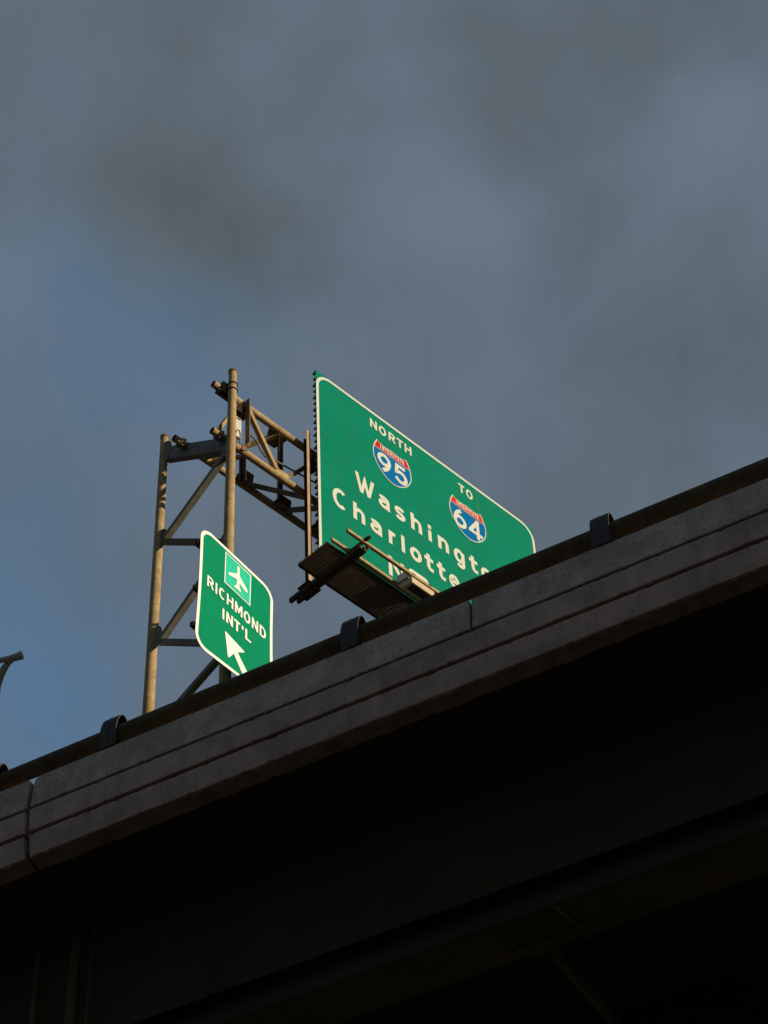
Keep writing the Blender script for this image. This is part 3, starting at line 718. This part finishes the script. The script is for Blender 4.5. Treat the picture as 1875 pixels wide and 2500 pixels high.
for a, b in ((-.445, .293), (.295, .895)):       # two sheets with a seam between them
    bm = N(); nv = 48; rows = []
    for j in range(nv+1):
        V = -1.95+(.058+1.95)*(0.5-0.5*math.cos(math.pi*j/nv)); d = min(V+1.95, .058-V); ins = 0
        if d < .21: ins = .21-math.sqrt(max(0, .21**2-(.21-d)**2))
        lo = max(a, -.445+ins); hi = min(b, .895-ins)
        rows.append([(lo+(hi-lo)*i/6, V) for i in range(7)])
    top = [[bm.verts.new(rs(x, y, 0)) for x, y in r] for r in rows]; bot = [[bm.verts.new(rs(x, y, -.005)) for x, y in r] for r in rows]
    for j in range(nv):
        for i in range(6):
            bm.faces.new([top[j][i], top[j][i+1], top[j+1][i+1], top[j+1][i]]); bm.faces.new([bot[j][i], bot[j][i+1], bot[j+1][i+1], bot[j+1][i]])
        for i in (0, 6): bm.faces.new([top[j][i], top[j+1][i], bot[j+1][i], bot[j][i]])
    for j in (0, nv):
        for i in range(6): bm.faces.new([top[j][i], top[j][i+1], bot[j][i+1], bot[j][i]])
    link('sign_sheet', bm, 'green_bright', air)
def rpts(u0, u1, v0, v1, r):
    base = roundrect(u0, u1, v0, v1, r, 8); out = []
    n = len(base)
    for i in range(n):
        a, b = base[i], base[(i+1) % n]; k = 12 if (i % 9) == 8 else 1
        out += [(a[0]+(b[0]-a[0])*t/k, a[1]+(b[1]-a[1])*t/k) for t in range(k)]
    return out
ribbon(rpts(-.445, .895, -1.95, .058, .21), rpts(-.397, .847, -1.902, .010, .165), rs, .003, 'border', 'white', air)
# symbol panel
SQ = [(-.0, 0.0), (.481, -.063), (.474, -.612), (-.011, -.560)]
ins = .018
sqf = sheet(SQ, rd, .005, 'symbol_frame', 'white', air, .003)
SQi = [(SQ[0][0]+ins, SQ[0][1]-ins), (SQ[1][0]-ins, SQ[1][1]-ins), (SQ[2][0]-ins, SQ[2][1]+ins), (SQ[3][0]+ins, SQ[3][1]+ins)]
sheet(SQi, rd, .0075, 'symbol_panel', 'teal', sqf, .002)
plane_pts = [(.216, -.105), (.240, -.092), (.259, -.110), (.262, -.248), (.405, -.379), (.414, -.425), (.385, -.437), (.264, -.378), (.258, -.442), (.291, -.488), (.281, -.523),
             (.226, -.500), (.170, -.511), (.175, -.474), (.206, -.453), (.218, -.365), (.203, -.338), (.057, -.377), (.062, -.333), (.215, -.241)]
sheet(plane_pts, rd, .0105, 'aeroplane_symbol', 'white', sqf, .002)
RS, rb = -.117, -.862
word([('R', -.318, -.204, 0, 1), ('I', -.171, -.133, 0, 1), ('C', -.104, .012, 0, 1), ('H', .040, .159, 0, 1), ('M', .191, .327, 0, 1), ('O', .354, .476, -.01, 1.01), ('N', .505, .621, 0, 1), ('D', .653, .770, 0, 1)],
     .031, 'white', air, rb, .186, place=rd, lift=.007, slope=RS, uref=-.31)
word([('I', -.031, .004, 0, 1), ('N', .038, .158, 0, 1), ('T', .180, .290, 0, 1), ("'", .318, .358, .62, .98), ('L', .388, .494, 0, 1)], .034, 'white', air, -1.213, .180, place=rd, lift=.007, slope=-.065, uref=-.03)
sheet([(.024, -1.392), (.030, -1.380), (.040, -1.384), (.372, -1.470), (.376, -1.484), (.360, -1.500), (.258, -1.568), (.300, -1.628), (.452, -1.800), (.420, -1.870), (.349, -1.870), (.310, -1.815), (.187, -1.644), (.113, -1.755), (.095, -1.770), (.084, -1.755)],
      rd, .0075, 'arrow_symbol', 'white', air, .003)
# mounting bars from the sign to the post
for V, e_ in ((-.15, -.41), (-.95, -.425), (-1.58, -.435)):
    a = rd(e_, V-.03, -.05); b = rd(.6, V-.03, -.05)
    bm = N(); bx(bm, a - R53*.06, b, .05, .07, Z); link('mounting_bar', bm, 'black_steel', air)
    c = rd(.06, V-.03, -.06); q = Vector((pM.x, pM.y, c.z)); 
    bm = N(); bx(bm, c, q, .05, .05, Z); link('mounting_arm', bm, 'black_steel', air)

# ================================================================== CATWALK
UA = -.095
def cwp(x, y, u=UA): return onp(x, y, P0+B*u, B)
wH, vT, vB = -.15, -1.36, -4.49
cw = empty('catwalk', sg(2, vB, .3), 'dark steel grating catwalk hung in front of the big sign on a tall tan hanger', 'catwalk')
def K(name, bm, m, **k): return link(name, bm, m, cw, **k)
for u in (UA, UA+3.2):
    bm = N(); t_, b_ = sg(u, vT, wH), sg(u, vB-.05, wH)
    bx(bm, b_, t_, .068, .010, NB, oy=.04); K('hanger_flange', bm, 'hanger_steel')
    bm = N(); bx(bm, b_, t_-Z*.13, .008, .046, NB, oy=.012); bx(bm, b_, t_-Z*.14, .068, .010, NB, oy=-.016); K('hanger_web', bm, 'catwalk')
VA = -4.525
def cz(x, y, v=VA): 
    p = onp(x, y, P0+Z*v, Z)-P0; return p.dot(B), p.dot(NB)
for u in (UA, UA+3.2):
    # support arm: two back-to-back channels, plus a splice plate under the hanger
    bm = N(); bx(bm, sg(u-.035, VA-.045, -.46), sg(u-.035, VA-.045, .88), .045, .075); bx(bm, sg(u+.045, VA-.045, -.40), sg(u+.045, VA-.045, .88), .045, .075)
    K('support_arm', bm, 'catwalk')
    bm = N(); bx(bm, sg(u, VA-.10, -.27), sg(u, VA-.10, .0), .17, .03); bx(bm, sg(u, VA+.01, -.27), sg(u, VA+.01, -.05), .17, .02); K('splice_plate', bm, 'catwalk')
    bm = N(); bx(bm, sg(u-.02, VA+.01, .62), sg(u-.02, VA+.01, .69), .05, .10)
    tube(bm, [sg(u, VA+.055, .62), sg(u, VA+.055, 1.01)], .028, 14, hollow=.005); K('arm_tube', bm, 'catwalk', smooth=True)
    bm = N(); prism(bm, [sg(u+.07, VA-.03, .82), sg(u+.07, VA-.03, .92), sg(u+.07, VA+.04, .92), sg(u+.07, VA+.04, .82)], B*.01); K('end_plate', bm, 'rail_light')
W0, W1, UG = .06, .57, -.465
bm = N(); UE = 4.6; n = 24
for i in range(n+1):
    w = W0+(W1-W0)*i/n; e = random.uniform(-.006, .006)
    bx(bm, sg(UG+e, VA+.03, w), sg(UE, VA+.03, w), .005, .027)
k = UG+.05
while k < UE:
    bx(bm, sg(k, VA+.040, W0), sg(k, VA+.040, W1), .007, .010); k += .055
K('grating', bm, 'grating_steel')
for w in (W0-.012, W1+.012):
    bm = N(); bx(bm, sg(UG+.01, VA+.018, w), sg(UE, VA+.018, w), .012, .055); K('edge_bar', bm, 'catwalk')
bm = N(); tube(bm, [sg(-.21, VA+.06, W1+.055), sg(-.05, VA+.055, W1+.04), sg(.85, VA+.055, W1+.04), sg(UE, VA+.055, W1+.04)], .021, 12); K('conduit_pipe', bm, 'rail_light', smooth=True)
ub, wb_ = cz(808, 1318); uu, wu = cz(845, 1296)
for (u0, w) in ((-.45, .665), (-.415, .915)):
    bm = N()
    a, b = sg(u0, VA+.022, w), sg(UE, VA+.022, w)
    bx(bm, a, b, .038, .006, Z, oy=.022); bx(bm, a, b, .006, .042, Z, ox=.019); bx(bm, a, b, .038, .006, Z, oy=-.022)
    K('light_rail', bm, 'rail_light')
bm = N(); tube(bm, [cwp(877, 1350, .12), cwp(892, 1362, .12), cwp(889, 1375, .12)], .004, 6); K('loose_wire', bm, 'rail_light')

# sign lights clamped under the rails
def luminaire(u, v, w, label):
    """u, v, w: lower left corner of the face turned away from the sign"""
    g = empty('sign_light', sg(u+.2, v, w-.1), label, 'light fixture')
    def q(a, b, c_): return sg(u+a, v+c_+b*.18, w-b)
    def loft(rings, name, m, bev=.012):
        bm = N(); R = [[bm.verts.new(q(*p)) for p in r] for r in rings]
        for a, b in zip(R, R[1:]):
            for i in range(len(a)): bm.faces.new([a[i], a[(i+1) % len(a)], b[(i+1) % len(b)], b[i]])
        bm.faces.new(R[0]); bm.faces.new(R[-1]); return link(name, bm, m, g, bevel=bev)
    def rr(a0, a1, b0, b1, h): return [(a0, b0, h), (a1, b0, h), (a1, b1, h), (a0, b1, h)]
    loft([rr(.010, .405, .003, .17, .0), rr(.0, .41, .0, .21, .008), rr(-.005, .415, .0, .27, .100)], 'housing', 'lum_cream', .003)
    loft([rr(.04, .37, .03, .15, -.012), rr(.04, .37, .03, .15, -.001)], 'base', 'lum_dark', .004)
    loft([rr(-.015, .425, .056, .30, .101), rr(-.015, .425, .056, .30, .112)], 'rim', 'lum_dark', .003)
    loft([rr(-.01, .42, .058, .29, .113), rr(.0, .41, .060, .28, .26), rr(.04, .37, .062, .26, .325), rr(.10, .31, .07, .22, .350)], 'refractor', 'cream', .012)
    for s_ in (.05, .36):
        bm = N(); p = sg(u+s_, VA+.036, .915); bx(bm, p-B*.03, p+B*.03, .05, .016); bx(bm, p-NB*.02, p-NB*.12, .04, .012); tube(bm, [p-Z*.08, p+Z*.035], .009, 8); link('clamp', bm, 'black_steel', g)
    return g
pc = onp(1006.5, 1420.5, P0+NB*.945, NB)-P0
luminaire(pc.dot(B), pc.z, .945, 'cream sign light clamped to the catwalk rails below the third line of the big sign')

# ================================================================== LAMP ARM at the left edge
D = 30
def lp(x, y, d=D): k = 120/1659; return at(x*k, 1570+y*k, d)
lamp = empty('lamp_arm', at(-160, 1800, D), 'dark grey capped pipe arm of a lamp, reaching in at the left edge', 'lamp arm')
bm = N(); tube(bm, [lp(-900, 900), lp(-400, 735), lp(60, 570), lp(300, 545), lp(560, 470), lp(690, 425)], .04, 18, rad=[.034, .034, .038, .050, .054, .054])
link('arm_pipe', bm, 'lamp_steel', lamp, smooth=True)
bm = N(); tube(bm, [lp(640, 442), lp(720, 415), lp(760, 400)], .054, 18, rad=[.059, .061, .058]); link('end_cap', bm, 'lamp_steel', lamp, smooth=True)
bm = N(); tube(bm, [lp(420, 540), lp(260, 680), lp(130, 880), lp(20, 1130), lp(-80, 1450), lp(-150, 2000), lp(-190, 3000)], .04, 18, rad=[.042, .044, .050, .048, .046, .046, .046])
link('brace_pipe', bm, 'lamp_steel', lamp, smooth=True)
bm = N(); c = lp(262, 670); ring(bm, c, lp(130, 880)-c, .042, .005); c = lp(8, 1170); ring(bm, c, lp(-80, 1450)-c, .044, .005); link('weld_collar', bm, 'black_steel', lamp, smooth=True)
q = lp(-900, 900); bm = N(); tube(bm, [Vector((q.x, q.y, DECK_Z)), Vector((q.x, q.y, q.z+.2))], .09, 18); link('pole', bm, 'lamp_steel', lamp, smooth=True)
q2 = lp(-190, 3000); bm = N(); tube(bm, [q2, Vector((q.x, q.y, q2.z-.5))], .04, 12); link('brace_pipe', bm, 'lamp_steel', lamp, smooth=True)
